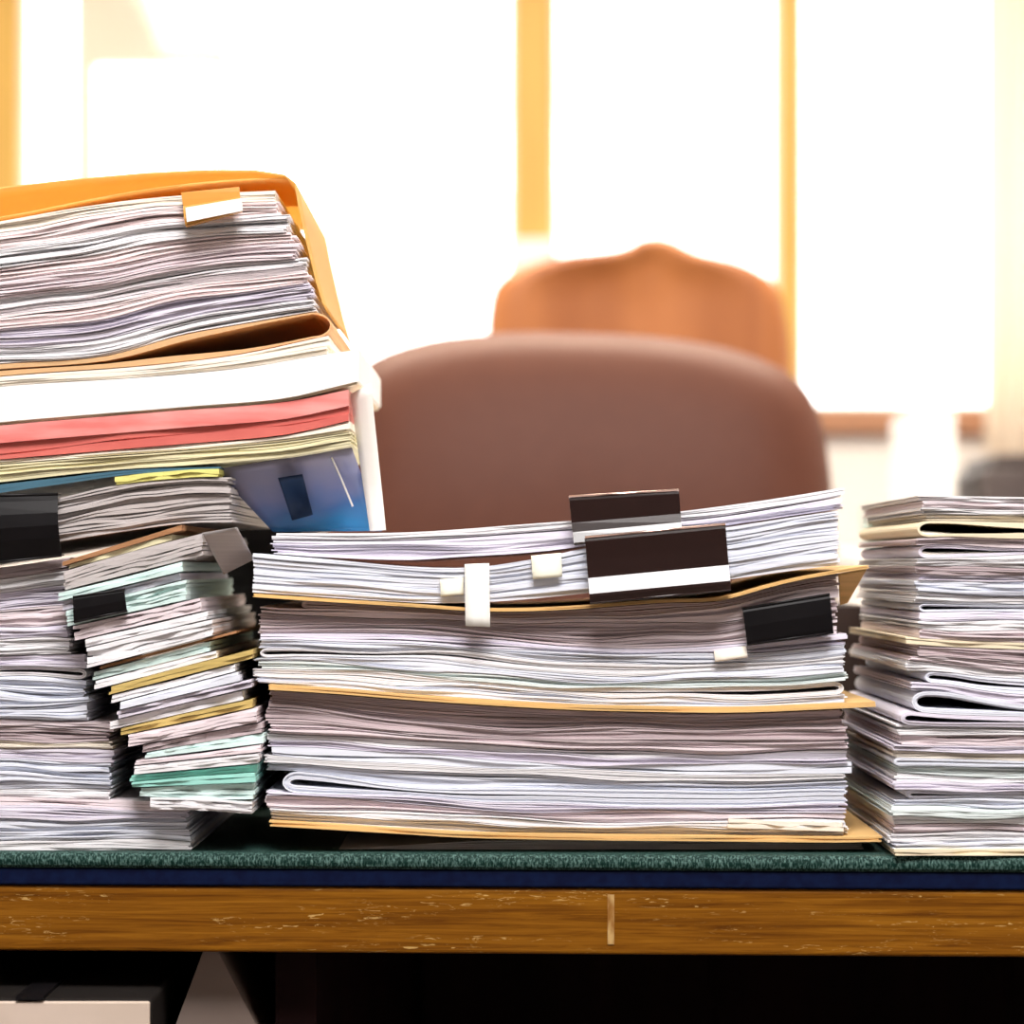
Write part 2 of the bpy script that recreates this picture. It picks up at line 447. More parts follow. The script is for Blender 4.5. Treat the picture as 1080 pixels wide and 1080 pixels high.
mesh('gas_stem', *tube([(cx, y+.3, .09), (cx, y+.3, .40)], .025, 16), M_dark, ch, True)
for k in range(5):
    t = k*6.2832/5+.3
    e = (cx+.28*math.cos(t), y+.3+.28*math.sin(t))
    lg = mesh('leg', *tube([(cx, y+.3, .10), (e[0], e[1], .07)], [.026, .016]), M_dark, ch, True)
    V, F = tube([(e[0]-.012*math.sin(t), e[1]+.012*math.cos(t), .028), (e[0]+.012*math.sin(t), e[1]-.012*math.cos(t), .028)], .0275, 16)
    mesh('caster', V, F, M_dark, lg, origin=tuple(ch.location)).location = (0, 0, 0)

# wooden chair with a crest, beyond the leather one
y = 2.25
top = curve((512, 372), (514, 340), (518, 312), (527, 296), (545, 284), (570, 275), (600, 269), (640, 265), (662, 260), (674, 253), (690, 250), (708, 253), (724, 261), (742, 268), (775, 275), (800, 286), (815, 298), (825, 318), (831, 345), (834, 372))
pxs = [512, 514, 516, 518, 522, 527, 535, 545, 557, 570, 585, 600, 620, 640, 652, 662, 668, 674, 682, 690, 698, 708, 716, 724, 733, 742, 758, 775, 788, 800, 808, 815, 820, 825, 828, 831, 834]
ol = [(P(px, 0, y)[0], P(0, top(px), y)[2]) for px in pxs]
ol += [(P(px, 0, y)[0], P(0, py, y)[2]) for px, py in [(836, 430), (836, 520), (826, 590), (760, 610), (673, 614), (590, 610), (520, 590), (510, 520), (510, 430)]]
cx = P(673, 0, y)[0]
c2 = tag(empty('wooden_chair', (cx, y+.2, 0)), 'orange-brown wooden chair with a raised crest, close to the window', 'chair')
mesh('backrest', *cushion(ol, [(.14, -.014), (.10, -.016), (.05, -.02), (.022, -.022), (.008, -.018), (0, -.006), (0, .008), (.008, .018), (.03, .022), (.12, .022)], y), M_chairwood, c2, True)
box('seat', cx-.22, cx+.22, y+.0, y+.44, .43, .475, M_chairwood, c2, .012)
for s in (-1, 1):
    mesh('leg', *tube([(cx+s*.19, y+.40, .435), (cx+s*.195, y+.41, 0)], [.022, .016]), M_chairwood, c2, True)
    mesh('leg', *tube([(cx+s*.16, y+.02, .86), (cx+s*.18, y+.03, .45), (cx+s*.19, y-.03, 0)], [.02, .022, .017]), M_chairwood, c2, True)

# ------------------------------------------------------------------ desk
TOP = .750
yaw = math.radians(-2.6)
desk = tag(empty('desk', (0, .37, 0)), 'worn golden-brown wooden desk under the paper piles', 'desk')
def db(name, x0, x1, y0, y1, z0, z1, mat, bev=0, par=desk):
    o = box(name, x0, x1, y0, y1, z0, z1, mat, par, bev); return o
zt = .7337; zb = .7022
db('desktop', -.8, .8, 0, .75, zb, zt, M_desk, .0018)
V, F = [], []
V, F = join([boxv(-.008, .008, -.0006, .0002, zb+.004, zt-.002)])
sp = mesh('inlay_strip', [(x+.063, yy, z) for x, yy, z in V][:0] or [(x+.0637-.006*0, yy, z) for x, yy, z in boxv(-.0016, .0016, -.0005, .0003, zb+.005, zt-.003)[0]], boxv(0, 1, 0, 1, 0, 1)[1], noisy('inlay_scuffed', (.25, .10, .012), (.50, .32, .12), (250, 250, 90), .5, .4, .7), desk)
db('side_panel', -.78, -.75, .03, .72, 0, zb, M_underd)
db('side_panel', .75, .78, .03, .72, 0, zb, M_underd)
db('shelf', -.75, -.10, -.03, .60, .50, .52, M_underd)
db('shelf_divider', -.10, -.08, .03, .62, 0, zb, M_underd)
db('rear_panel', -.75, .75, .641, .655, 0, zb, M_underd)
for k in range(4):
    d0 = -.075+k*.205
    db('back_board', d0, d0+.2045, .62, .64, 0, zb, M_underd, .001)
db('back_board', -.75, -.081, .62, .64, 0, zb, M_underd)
desk.rotation_euler = (0, 0, yaw)
mat_ = tag(empty('desk_mat', (0, .37, .734)), 'dark green desk mat with speckled edge covering the desk', 'desk mat')
box('navy_backing', -.8, .8, -.0015, .75, zt+.0003, zt+.0085, M_navy, mat_, .0012)
gm = box('green_cover', -.8, .8, -.004, .752, zt+.0085, TOP, M_green, mat_, .0035)
mat_.rotation_euler = (0, 0, yaw)

# box and card under the desk
y = -.018
z1 = P(0, 1052, y)[2]; xr = P(160, 0, y)[0]; xl = xr-.30
bx = tag(empty('storage_box', ((xl+xr)/2, .1, .52)), 'cream-fronted storage box with painted-shade lid on the shelf under the desk', 'box')
box('body', xl, xr, y+.003, y+.26, .5205, z1-.001, M_boxshade, bx, .002)
box('front_panel', xl, xr-.001, y, y+.003, .5205, z1-.002, M_boxcream, bx, .001)
xs0 = P(17, 0, y)[0]
box('strap', xs0, xs0+.013, y-.0012, y+.2, z1-.001, z1+.0006, M_black, bx)
xa = P(222, 0, .03)[0]; za = P(0, 1003, .03)[2]
hw = .105; 
V = []; F = []
for yy in (.03, .16):
    for q in ((-.0185, .5205), (-.0170, za-.036), (-.0035, za), (.0035, za), (.022, za-.036), (.085, .5205)):
        V.append((xa+q[0], yy, q[1]))
F = [(0, 1, 2, 3, 4, 5), (11, 10, 9, 8, 7, 6)]+[(k, (k+1) % 6, 6+(k+1) % 6, 6+k) for k in range(6)]
tag(mesh('folded_board', V, F, M_tent), 'grey-brown folded board standing like a tent beside the storage box', 'board')

# ------------------------------------------------------------------ paper
def sheaf(name, top, bot, x0, x1, yf, depth, n, mat, seed, xj=2.0, yj=.0012, groove=.0026, gapf=.24, nf=30, parent=None, shrink=.4, endx=None, wav=.5):
    """a stack of n sheets between two front-edge curves (pixel units at the plane yf)"""
    r = random.Random(seed)
    s = (yf-CY)/FPX
    ws = [r.uniform(.7, 1.4) for _ in range(n)]
    gs = [gapf*r.uniform(.4, 1.3)*(3.2 if r.random() < .16 else 1) for _ in range(n-1)]
    wn = [Noise(r, 1.1, 3) for _ in range(n)]; gn = [Noise(r, 1.6, 3) for _ in range(n-1)]
    a0 = [r.uniform(-xj, xj) for _ in range(n)]; a1 = [r.uniform(-xj, xj) for _ in range(n)]
    yo = [r.uniform(-yj, yj) for _ in range(n)]; ysl = [r.uniform(-yj, yj)*.8 for _ in range(n)]; yn = [Noise(r, 2.5, 2) for _ in range(n)]
    us = [i/(nf-1) for i in range(nf)]
    us = [u+.25*(.5-abs(u-.5))*0 for u in us]
    V, rings = [], []
    def ring(k, lvl, inset):
        # lvl: function u -> fraction from bottom
        idx = []
        L0, R0 = x0+a0[k], x1+a1[k]
        front, back = [], []
        for u in us:
            px = L0+(R0-L0)*u
            t, b = top(px)+shrink, bot(px)-shrink
            if endx is not None:
                pass
            py = b+(t-b)*lvl(u)
            xx = (px-540)*s
            if u == 0: xx += inset
            if u == 1: xx -= inset
            z = CZ-(py-600)*s
            yy = yf+yo[k]+ysl[k]*(u-.5)*2+.0005*yn[k](u)+inset
            front.append((xx, yy, z)); back.append((xx, yf+depth+yo[k]-inset, z))
        rj = random.Random(seed*131+k)
        def mids(A, B, sgn):
            o = []
            for t in (.25, .5, .75):
                j = rj.uniform(-.0006, .0006)
                o.append((A[0]+(B[0]-A[0])*t+j, A[1]+(B[1]-A[1])*t, A[2]+(B[2]-A[2])*t))
            return o
        pts = front+mids(front[-1], back[-1], 1)+back[::-1]+mids(back[0], front[0], -1)
        st_ = len(V); V.extend(pts); return list(range(st_, st_+len(pts)))
    cum = []
    for u in us:
        seq = []
        for k in range(n):
            seq.append(ws[k]*max(.25, 1+wav*wn[k](u)))
            if k < n-1: seq.append(gs[k]*max(.12, 1+1.5*gn[k](u)))
        tot = sum(seq); acc = 0; lv = [0]
        for q in seq: acc += q/tot; lv.append(acc)
        cum.append(lv)
    ui = {u: i for i, u in enumerate(us)}
    for k in range(n):
        lo = (lambda u, k=k: cum[ui[u]][2*k]); hi = (lambda u, k=k: cum[ui[u]][2*k+1])
        rings.append(ring(k, lo, 0)); rings.append(ring(k, hi, 0))
        if k < n-1:
            nx = (lambda u, k=k: cum[ui[u]][2*k+2])
            g = groove*r.uniform(.6, 1.8)
            rings.append(ring(k, hi, g)); rings.append(ring(k, nx, g))
    F = []
    R = len(rings[0])
    for i in range(len(rings)-1):
        A, B = rings[i], rings[i+1]
        for k in range(R): F.append((A[k], A[(k+1) % R], B[(k+1) % R], B[k]))
    for A, fl in ((rings[0], 1), (rings[-1], 0)):
        fr = A[:nf]; rm = A[nf:nf+3]; bk = A[nf+3:2*nf+3][::-1]; lm = A[2*nf+3:]
        for i in range(nf-1):
            q = [fr[i], fr[i+1]]
            if i == nf-2: q += rm
            q += [bk[i+1], bk[i]]
            if i == 0: q += lm
            F.append(tuple(q if not fl else q[::-1]))
    return mesh(name, V, F, mat, parent)

def booklet(name, top, bot, x0, x1, yf, depth, m, mat, seed, side='L', fill0=.62, parent=None, shrink=.25):
    """m sheets folded once, the fold showing as nested loops at one end"""
    r = random.Random(seed); s = (yf-CY)/FPX
    na, nb = 10, 22
    if side == 'L': fx, ex = x0, x1
    else: fx, ex = x1, x0
    sg = 1 if ex > fx else -1
    H0 = max(2.0, (bot(fx+sg*4)-top(fx+sg*4)))
    xc = fx+sg*H0*.75
    def path(k, frac, end):
        pts = []
        def th(px):
            t = min(1, abs(px-xc)/(abs(ex-xc)*.55)); t = t*t*(3-2*t)
            return (bot(px)-top(px)-2*shrink)/2*(fill0+(.96-fill0)*t)/m
        for i in range(nb):
            px = end+(xc-end)*i/(nb-1); pts.append((px, top(px)+shrink+(k+frac)*th(px)))
        mid = (top(xc)+bot(xc))/2; hh = (bot(xc)-top(xc))/2-shrink-(k+frac)*th(xc)
        ww = max(.4, H0*.75-(k+frac)*th(xc))
        for i in range(1, na):
            a = math.pi*i/na
            pts.append((xc-sg*ww*math.sin(a), mid-hh*math.cos(a)))
        for i in range(nb):
            px = xc+(end-xc)*i/(nb-1); pts.append((px, bot(px)-shrink-(k+frac)*th(px)))
        return [((p-540)*s, CZ-(q-600)*s) for p, q in pts]
    V, F = [], []; prevb = None
    for k in range(m):
        end = ex+r.uniform(-2.5, 2.5); yo = yf+r.uniform(-.001, .001)
        A = path(k, 0, end); B = path(k, .86, end); npt = len(A)
        f0 = len(V); V += [(x, yo, z) for x, z in A]; f1 = len(V); V += [(x, yo, z) for x, z in B]
        if prevb is None:
            b0 = len(V); V += [(x, yf+depth, z) for x, z in A]
        else: b0 = prevb
        b1 = len(V); V += [(x, yf+depth, z) for x, z in B]; prevb = b1
        for i in range(npt-1):
            F += [(f0+i, f0+i+1, f1+i+1, f1+i), (f0+i, b0+i, b0+i+1, f0+i+1), (f1+i, f1+i+1, b1+i+1, b1+i), (b0+i, b1+i, b1+i+1, b0+i+1)]
        for i in (0, npt-1): F.append((f0+i, f1+i, b1+i, b0+i))
    return mesh(name, V, F, mat, parent)

ORD = ['topmost', 'second', 'third', 'fourth', 'fifth', 'sixth', 'seventh', 'eighth', 'ninth', 'tenth', 'eleventh', 'twelfth', 'thirteenth',
       'fourteenth', 'fifteenth', 'sixteenth', 'seventeenth', 'eighteenth', 'nineteenth', 'twentieth', 'twenty-first', 'twenty-second', 'twenty-third', 'twenty-fourth', 'twenty-fifth', 'twenty-sixth']
def segment(pile, land, topc, botc, cols, x0f, x1f, yf, depth, seed, group, amp=.28, weights=None, fold={}, px_sheet=2.1, mod={}, start=0, yjit=.002, xjit=3.5, pairs=None, wav=.5, first='first'):
    """fill the space between two front curves with sheaves, one object each, listed from the top down"""
    r = random.Random(seed); m = len(cols)
    ws = weights or [r.uniform(.7, 1.35) for _ in range(m)]
    tot = sum(ws); fr = [0]
    for q in ws: fr.append(fr[-1]+q/tot)
    ns = [Noise(r, 1/420., 3) for _ in range(m+1)]
    def iface(i):
        if i == 0: return topc
        if i == m: return botc
        def f(px):
            H = botc(px)-topc(px)
            a = amp*min(ws[i-1], ws[i])/tot*H
            return topc(px)+H*fr[i]+a*ns[i](px)
        return f
    res = []
    for i, col in enumerate(cols):
        t, b = iface(i), iface(i+1)
        xm = 540
        x0 = x0f((t(300)+b(300))/2 if callable(x0f) else 0) if callable(x0f) else x0f
        my = (t(700)+b(700))/2
        x1 = x1f(my) if callable(x1f) else x1f
        x0 += r.uniform(-xjit, xjit); x1 += r.uniform(-xjit, xjit)
        if i in mod: x0 += mod[i].get('x0', 0); x1 += mod[i].get('x1', 0)
        xm = (max(x0, -60)+min(x1, 1120))/2
        th = b(xm)-t(xm)
        yy = yf+r.uniform(-yjit, yjit)
        o_ = ORD[i+start] if i+start else first
        size = 'thin ' if th < 8 else ('thick ' if th > 17 else '')
        if i in fold:
            o = booklet('folded_booklet', t, b, x0, x1, yy, depth, fold[i].get('m', 4), M[col], seed*50+i, fold[i].get('side', 'L'), fold[i].get('fill', .62))
            what, cat = 'folded booklet', 'booklet'
        else:
            o = sheaf('paper_sheaf', t, b, x0, x1, yy, depth, max(2, round(th/px_sheet)), M[col], seed*50+i, wav=wav)
            what, cat = ('flat sheaf' if pile == 'tall pile' else 'paper sheaf'), 'paper sheaf'
        if land: lab = f'{size}{col} {what} in the {pile}, {o_} below the {land}'
        else: lab = f'{size}{col} {what}, {ORD[i]} of the {pile}' if i else f'{size}{col} {what} on top of the {pile}'
        tag(o, lab, cat, group)
        res.append(o)
    return res

def plate(name, label, cat, c, th, x0, x1, yf, depth, mat, seed, n=2, xj=1.0, group=None, nf=30, groove=.0012, gapf=.25, wav=.3, yj=.0006):
    o = sheaf(name, c, (lambda px: c(px)+(th(px) if callable(th) else th)), x0, x1, yf, depth, n, mat, seed, xj, yj, groove, gapf, nf, shrink=.05, wav=wav)
    return tag(o, label, cat, group)

def clip(name, label, quad, y, profile, mat, group, jaw=.007, rim=None):
    TL, TR, BR, BL = [Vector(P(px, py, y)) for px, py in quad]
    base = (BL+BR)/2
    root = tag(empty(name, base), label, 'binder clip', group)
    t = .0006
    prof = [(profile[0][0], profile[0][1]+jaw)]+list(profile)+[(profile[-1][0], profile[-1][1]+jaw)]
    V, F = [], []
    for (v, yo) in prof:
        for side in (0, 1):
            p = (TL.lerp(BL, v) if side == 0 else TR.lerp(BR, v))
            V.append((p.x, y+yo, p.z))
    nn = len(prof)
    for (v, yo), vv in zip(prof, range(nn)):
        vi = .5+(v-.5)*.965
        for side in (0, 1):
            p = (TL.lerp(BL, vi) if side == 0 else TR.lerp(BR, vi))
            V.append((p.x, y+yo+(t if 0 < vv < nn-1 else 0), p.z))
    for i in range(nn-1):
        a = 2*i; c_ = 2*nn+2*i
        F += [(a, a+1, a+3, a+2), (c_, c_+2, c_+3, c_+1), (a, a+2, c_+2, c_), (a+1, c_+1, c_+3, a+3)]
    F += [(0, 2*nn, 2*nn+1, 1), (2*nn-2, 2*nn-1, 4*nn-1, 4*nn-2)]
    mesh('body', V, F, mat, root)
    if rim:
        h = [(TL+Vector((0, profile[0][1], 0))), (TR+Vector((0, profile[0][1], 0)))]
        mesh('hinge_tube', *tube([tuple(p) for p in h], .0007, 8), rim, root, True)
        h = [(BL+Vector((0, profile[-1][1], 0))), (BR+Vector((0, profile[-1][1], 0)))]
        mesh('hinge_tube', *tube([tuple(p) for p in h], .0006, 8), mat, root, True)
    return root

def note(label, quad, y, mat, group='sticky notes on the pages', bulge=.0015):
    TL, TR, BR, BL = [Vector(P(px, py, y)) for px, py in quad]
    rows = [(0, .008), (0, .003), (0, .0006), (.06, 0), (.3, -bulge*.5), (.6, -bulge), (.85, -bulge*1.1), (1, -bulge*.9)]
    V, F = [], []
    for off in (0, .0003):
        for v, yo in rows:
            for k in range(4):
                u = k/3; p = TL.lerp(TR, u).lerp(BL.lerp(BR, u), v); V.append((p.x, y+yo+off, p.z-off*.3))
    R = len(rows)
    for i in range(R-1):
        for k in range(3):
            a = i*4+k; b = R*4+a; F += [(a, a+1, a+5, a+4), (b, b+4, b+5, b+1)]
        for k in (0, 3):
            a = i*4+k; b = R*4+a; F.append((a, a+4, b+4, b))
    for i in (0, R-1):
        for k in range(3):
            a = i*4+k; b = R*4+a; F.append((a, a+1, b+1, b))
    return tag(mesh('sticky_note', V, F, mat, smooth=True), label, 'sticky note', group)

G_MID, G_TALL, G_FAN, G_ENV, G_R = 'paper sheaves in the middle pile', 'flat paper sheaves in the tall pile', 'fanned sheaves in the tall pile', 'papers in the orange envelope', 'paper sheaves in the clipless pile'
# ================================================================== middle pile
YM = .010; DM = .215; YF = .002
# sheets on the mat
zpy = lambda y_: 600+(CZ-TOP)*FPX/(y_-CY)
yb = .016; deskpy = zpy(yb)
plate('paper_sheaf', 'thin grey loose sheets lying on the mat under the middle pile', 'paper sheaf', curve((360, deskpy-1.2), (430, deskpy-5), (520, deskpy-10), (700, deskpy-9.5), (910, deskpy-9)), lambda px: deskpy-.4-curve((360, deskpy-1.2), (430, deskpy-5), (520, deskpy-10), (700, deskpy-9.5), (910, deskpy-9))(px), 362, 912, yb, .2, M['grey'], 11, 4, 6, G_MID, gapf=.5)
f3 = curve((284, 866), (340, 869), (420, 874), (500, 878.5), (620, 880.5), (760, 882), (880, 883), (930, 882))
plate('tan_folder', 'lowest tan card folder in the middle pile, bulging corner near the mat', 'folder', f3, 5.5, 285, 930, YF, .225, M['tan'], 12, 2, 2, 'tan folders in the middle pile')
f2 = curve((284, 722), (350, 726), (450, 734), (600, 743), (700, 745.5), (780, 746), (860, 743), (924, 740))
plate('tan_folder', 'tan card folder halfway up the middle pile', 'folder', f2, 5.5, 284, 924, YF, .225, M['tan'], 13, 2, 2, 'tan folders in the middle pile')
f1 = curve((266, 626), (340, 631), (440, 637), (500, 641), (560, 641), (620, 638), (700, 632), (760, 630), (800, 619), (840, 609), (890, 600), (916, 596))
topfold = plate('tan_folder', 'topmost tan card folder in the middle pile, under the binder-clipped sheaf', 'folder', f1, 3.6, 267, 915, YF, .225, M['tan'], 14, 2, 2, 'tan folders in the middle pile')

# between folder 2 and folder 3
top = lambda px: f2(px)+6.2
bot = lambda px: f3(px)-.5
cols = ['mauve', 'mauve', 'pinkish', 'white', 'lavender', 'cool white', 'white', 'cool white', 'cool white', 'lavender', 'pinkish', 'white', 'white']  # upper mauve sheaves have the folder's overhang shade in their colour
wts = [20, 17, 9, 7, 8, 10, 8, 13, 17, 8, 10, 9, 8]
segment('middle pile', 'halfway tan folder', top, bot, cols, lambda y_: 283, lambda y_: curve((740, 886), (790, 892), (830, 895), (870, 892))(y_), YM, DM, 21, G_MID, .32, wts,
        {8: dict(m=4, side='L', fill=.72), 6: dict(m=3, side='R', fill=.8)}, mod={8: dict(x0=14)})
yy = YM-.0035
clabel = curve((765, 856), (885, 853))
plate('paper_sheaf', 'cream tab sheet poking out low in the middle pile above the lowest folder', 'paper sheaf', curve((770, 864), (885, 868)), 9, 768, 889, YM-.004, .004, M['pale cream'], 33, 2, 1, G_MID)
# between folder 1 and folder 2
topb = lambda px: f1(px)+4.2
midb = curve((268, 668), (400, 668), (520, 674), (600, 682), (700, 684), (790, 678), (890, 668))
cols = ['mauve', 'pinkish', 'mauve', 'pinkish']  # mauve here puts the topmost folder's shade into the paper colour
segment('middle pile', 'topmost tan folder', topb, midb, cols, 273, lambda y_: 884, YM+.001, DM, 22, G_MID, .3, [7, 9, 12, 11], {0: dict(m=2, side='L', fill=.9)}, mod={0: dict(x0=45)})
cols = ['lavender', 'cool white', 'white', 'cool white', 'faint green', 'white', 'cool white']
res = segment('middle pile', 'topmost tan folder', midb, lambda px: f2(px)-.6, cols, 271, lambda y_: 890, YM, DM, 23, G_MID, .34, [8, 9, 10, 8, 7, 9, 9], {2: dict(m=4, side='L', fill=.66), 5: dict(m=3, side='R', fill=.7)}, start=4)
# top: clipped sheaf and the sheets over it
t2 = curve((266, 583), (340, 589), (430, 597), (500, 598), (570, 588), (620, 577), (700, 565), (765, 556), (830, 546), (885, 538))
b2 = lambda px: min(f1(px)-.6, curve((266, 625), (440, 636), (500, 636), (560, 632), (620, 626), (700, 619), (765, 612), (830, 603), (885, 596))(px))
tag(sheaf('paper_sheaf', t2, b2, 267, 884, YM-.003, DM, 18, M['cool white'], 41, 1.5, .0009, .0012, .2), 'thick white paper sheaf held by the big glossy binder clip', 'paper sheaf', G_MID)
t1 = curve((285, 562), (430, 561), (560, 552), (640, 546), (700, 541), (780, 531), (840, 522), (888, 514))
m1 = curve((285, 570), (430, 570), (560, 562), (640, 556), (760, 545), (888, 524))
b1 = lambda px: t2(px)-.6
bb1 = curve((285, 584), (340, 588), (430, 591), (480, 588), (560, 583), (620, 576), (700, 564), (765, 555), (830, 545), (888, 537))
tag(sheaf('paper_sheaf', m1, lambda px: min(bb1(px), t2(px)-.6), 287, 889, YM+.008, DM-.01, 6, M['lavender'], 42, 2.5, .001, .002, .3), 'lavender white paper sheaf gripped by the smaller rear binder clip', 'paper sheaf', G_MID)
tag(sheaf('paper_sheaf', t1, lambda px: m1(px)-.5, 289, 889, YM+.009, DM-.01, 4, M['white'], 43, 2.5, .001, .002, .35), 'topmost thin white paper sheaf on the middle pile', 'paper sheaf', G_MID)

BIG = [(0, 0), (.06, -.0006), (.35, -.0012), (.62, -.0022), (.70, -.0034), (.86, -.0062), (.90, -.0064), (1, -.0056)]
SM = [(0, 0), (.08, -.0005), (.55, -.0016), (.75, -.0030), (1, -.0052)]
clip('binder_clip', 'large glossy black binder clip with bright lower band on the middle pile', [(617, 567), (765, 553), (770, 622), (622, 636)], -.002, BIG, M_gloss, 'black binder clips', .009, M_rim)
clip('binder_clip', 'glossy dark binder clip with pale rim sticking up behind the larger clip', [(600, 524), (716, 517), (719, 562), (605, 574)], .0105, SM, M_gloss, 'black binder clips', .007, M_rim)
clip('binder_clip', 'matt black binder clip between the topmost and halfway tan folders', [(783, 642), (875, 627), (879, 667), (788, 680)], .002, [(0, 0), (.1, -.0006), (.5, -.001), (.9, -.0006), (1, 0)], M_black, 'black binder clips', .006, M_black)
note('long white sticky note hanging down over the topmost tan folder', [(490, 595), (516, 594), (517, 661), (491, 660)], -.001, M_note)
note('small cream sticky note just beside the long white one', [(464, 611), (489, 609), (489, 627), (465, 629)], .004, M_note2)
note('pale square sticky note close to the big glossy binder clip', [(560, 586), (592, 583), (593, 608), (562, 611)], .004, M_note2)
note('pale pinkish sticky note under the matt black binder clip', [(753, 687), (787, 681), (788, 693), (754, 698)], .006, M['pale cream'])

# ================================================================== clipless pile
YR = -.012; DR = .215
dpy = zpy(YR)
lx = curve((522, 971), (545, 973), (560, 966), (590, 958), (605, 968), (640, 967), (675, 955), (700, 962), (730, 955), (752, 946), (780, 944), (830, 944), (870, 940), (895, 942))
LX = lambda y_: lx(max(522, min(898, y_)))
XE = 1230
r_top = curve((960, 522), (1080, 524), (1230, 527))
ra = curve((960, 549), (1000, 549), (1080, 551), (1230, 552))
segment('clipless pile', None, r_top, ra, ['white', 'pinkish', 'white', 'pale cream'], LX, XE, YR, DR, 51, G_R, .2, [6, 8, 7, 6], first='first')
rb = curve((960, 568), (1000, 566), (1060, 568), (1230, 570))
o = booklet('tan_folder', ra, rb, 967, XE, YR-.002, DR, 1, M['cream'], 52, 'L', .36)
tag(o, 'cream folded card gaping open high in the clipless pile', 'folder')
rc = curve((945, 671), (1000, 675), (1080, 678), (1230, 682))
segment('clipless pile', 'gaping cream card', rb, rc, ['pinkish', 'lavender', 'white', 'mauve', 'lavender', 'cool white', 'white', 'cool white', 'lavender', 'white', 'pinkish'], LX, XE, YR, DR, 53, G_R, .34,
        [8, 9, 10, 8, 9, 11, 10, 9, 9, 10, 9], {1: dict(m=2, side='L', fill=.55), 7: dict(m=3, side='L', fill=.6)})
tan = plate('tan_sheet', 'tan card sheet halfway up the clipless pile', 'card', rc, 7, 955, XE, YR-.002, DR, M['cream'], 54, 2)
rc2 = lambda px: rc(px)+7.5
rd = curve((945, 728), (1000, 730), (1040, 738), (1080, 744), (1230, 752))
segment('clipless pile', 'tan card sheet', rc2, rd, ['mauve', 'pinkish', 'white', 'cool white', 'lavender'], LX, XE, YR, DR, 55, G_R, .3, [10, 8, 10, 10, 9], {3: dict(m=2, side='L', fill=.7)}, mod={3: dict(x0=22)})
re_ = curve((945, 756), (1000, 760), (1080, 764), (1230, 768))
re0 = lambda px: rd(px)+.3
remid = curve((945, 748), (990, 753), (1040, 755), (1080, 756), (1230, 762))
tag(booklet('folded_booklet', curve((945, 728), (975, 729), (1000, 730), (1040, 737.5), (1080, 744), (1230, 752)), remid, 962, XE, YR-.003, DR, 3, M['cool white'], 56, 'L', .50), 'folded white booklet with a wide dark hollow in the clipless pile', 'booklet', G_R)
tag(booklet('folded_booklet', remid, curve((945, 764), (990, 766), (1080, 767), (1230, 770)), 950, XE, YR-.003, DR, 3, M['lavender'], 57, 'L', .6), 'lavender white folded booklet directly under the hollow booklet, clipless pile', 'booklet', G_R)
rf = curve((945, 764), (990, 766), (1080, 767), (1230, 770))
rg_ = lambda px: dpy-7.5
segment('clipless pile', 'two looped booklets', rf, rg_, ['white', 'pinkish', 'lavender', 'pale cream', 'cool white', 'faint green', 'white', 'lavender', 'white', 'cool white', 'faint green', 'white', 'pinkish', 'white', 'cool white'], LX, XE, YR, DR, 58, G_R, .34,
        [9, 10, 11, 6, 10, 8, 9, 8, 11, 9, 9, 10, 9, 8, 9], {8: dict(m=3, side='L', fill=.75), 4: dict(m=3, side='L', fill=.9)}, mod={8: dict(x0=14)})
plate('tan_sheet', 'tan card sheet at the very bottom of the clipless pile', 'card', lambda px: dpy-7.2, 6.8, 944, XE, YR-.003, DR, M['cream'], 59, 2)

# ================================================================== tall leaning pile
YL = .012; DL = .215; XW = -170
lpy = zpy(YL)
# bottom ream
gt = curve((XW, 838), (0, 840), (60, 842), (190, 846))
segment('tall pile', 'big black binder clip', gt, lambda px: lpy-.3, ['pinkish', 'lavender', 'cool white', 'cool white', 'white'], XW, lambda y_: 199, YL, DL, 61, G_TALL, .25, [9, 9, 10, 10, 9], xjit=2.5, start=18, wav=.35, px_sheet=2.6)
# the column of flat sheaves beside the fan
bx_ = curve((590, 66), (620, 72), (660, 80), (700, 94), (720, 103), (760, 121), (790, 141), (815, 141), (840, 150))
ft = curve((XW, 612), (0, 598), (70, 588))
f2a = curve((XW, 695), (0, 692), (60, 690), (110, 690))
FX1 = lambda y_: bx_(max(590, min(840, y_)))-4
segment('tall pile', 'big black binder clip', ft, f2a, ['mauve', 'white', 'lavender', 'pinkish', 'lavender', 'white'], XW, lambda y_: 72, YL+.004, DL, 62, G_TALL, .22, [11, 14, 18, 16, 14, 15], xjit=2, wav=.35)
f2b = curve((XW, 712), (0, 710), (60, 707), (110, 696))
fhole = curve((XW, 716), (0, 715), (30, 714), (70, 708), (110, 698))
f2c = curve((XW, 745), (0, 756), (50, 757), (110, 758))
segment('tall pile', 'big black binder clip', lambda px: f2a(px)+.3, curve((XW, 757), (0, 758), (60, 760), (120, 760)), ['lavender', 'white', 'cool white', 'cool white', 'cool white'], XW, lambda y_: 92, YL+.004, DL, 63, G_TALL, .35, [14, 10, 14, 15, 14], {1: dict(m=2, side='R', fill=.7)}, xjit=3, wav=.4, start=6)
segment('tall pile', 'big black binder clip', curve((XW, 757.5), (0, 758.5), (60, 760.5), (120, 760.5)), lambda px: gt(px)-.5, ['pinkish', 'mauve', 'pale cream', 'lavender', 'cool white', 'cool white', 'white'], XW, lambda y_: 117, YL+.004, DL, 64, G_TALL, .25, [10, 10, 10, 10, 15, 13, 10], xjit=3, wav=.35, start=11)
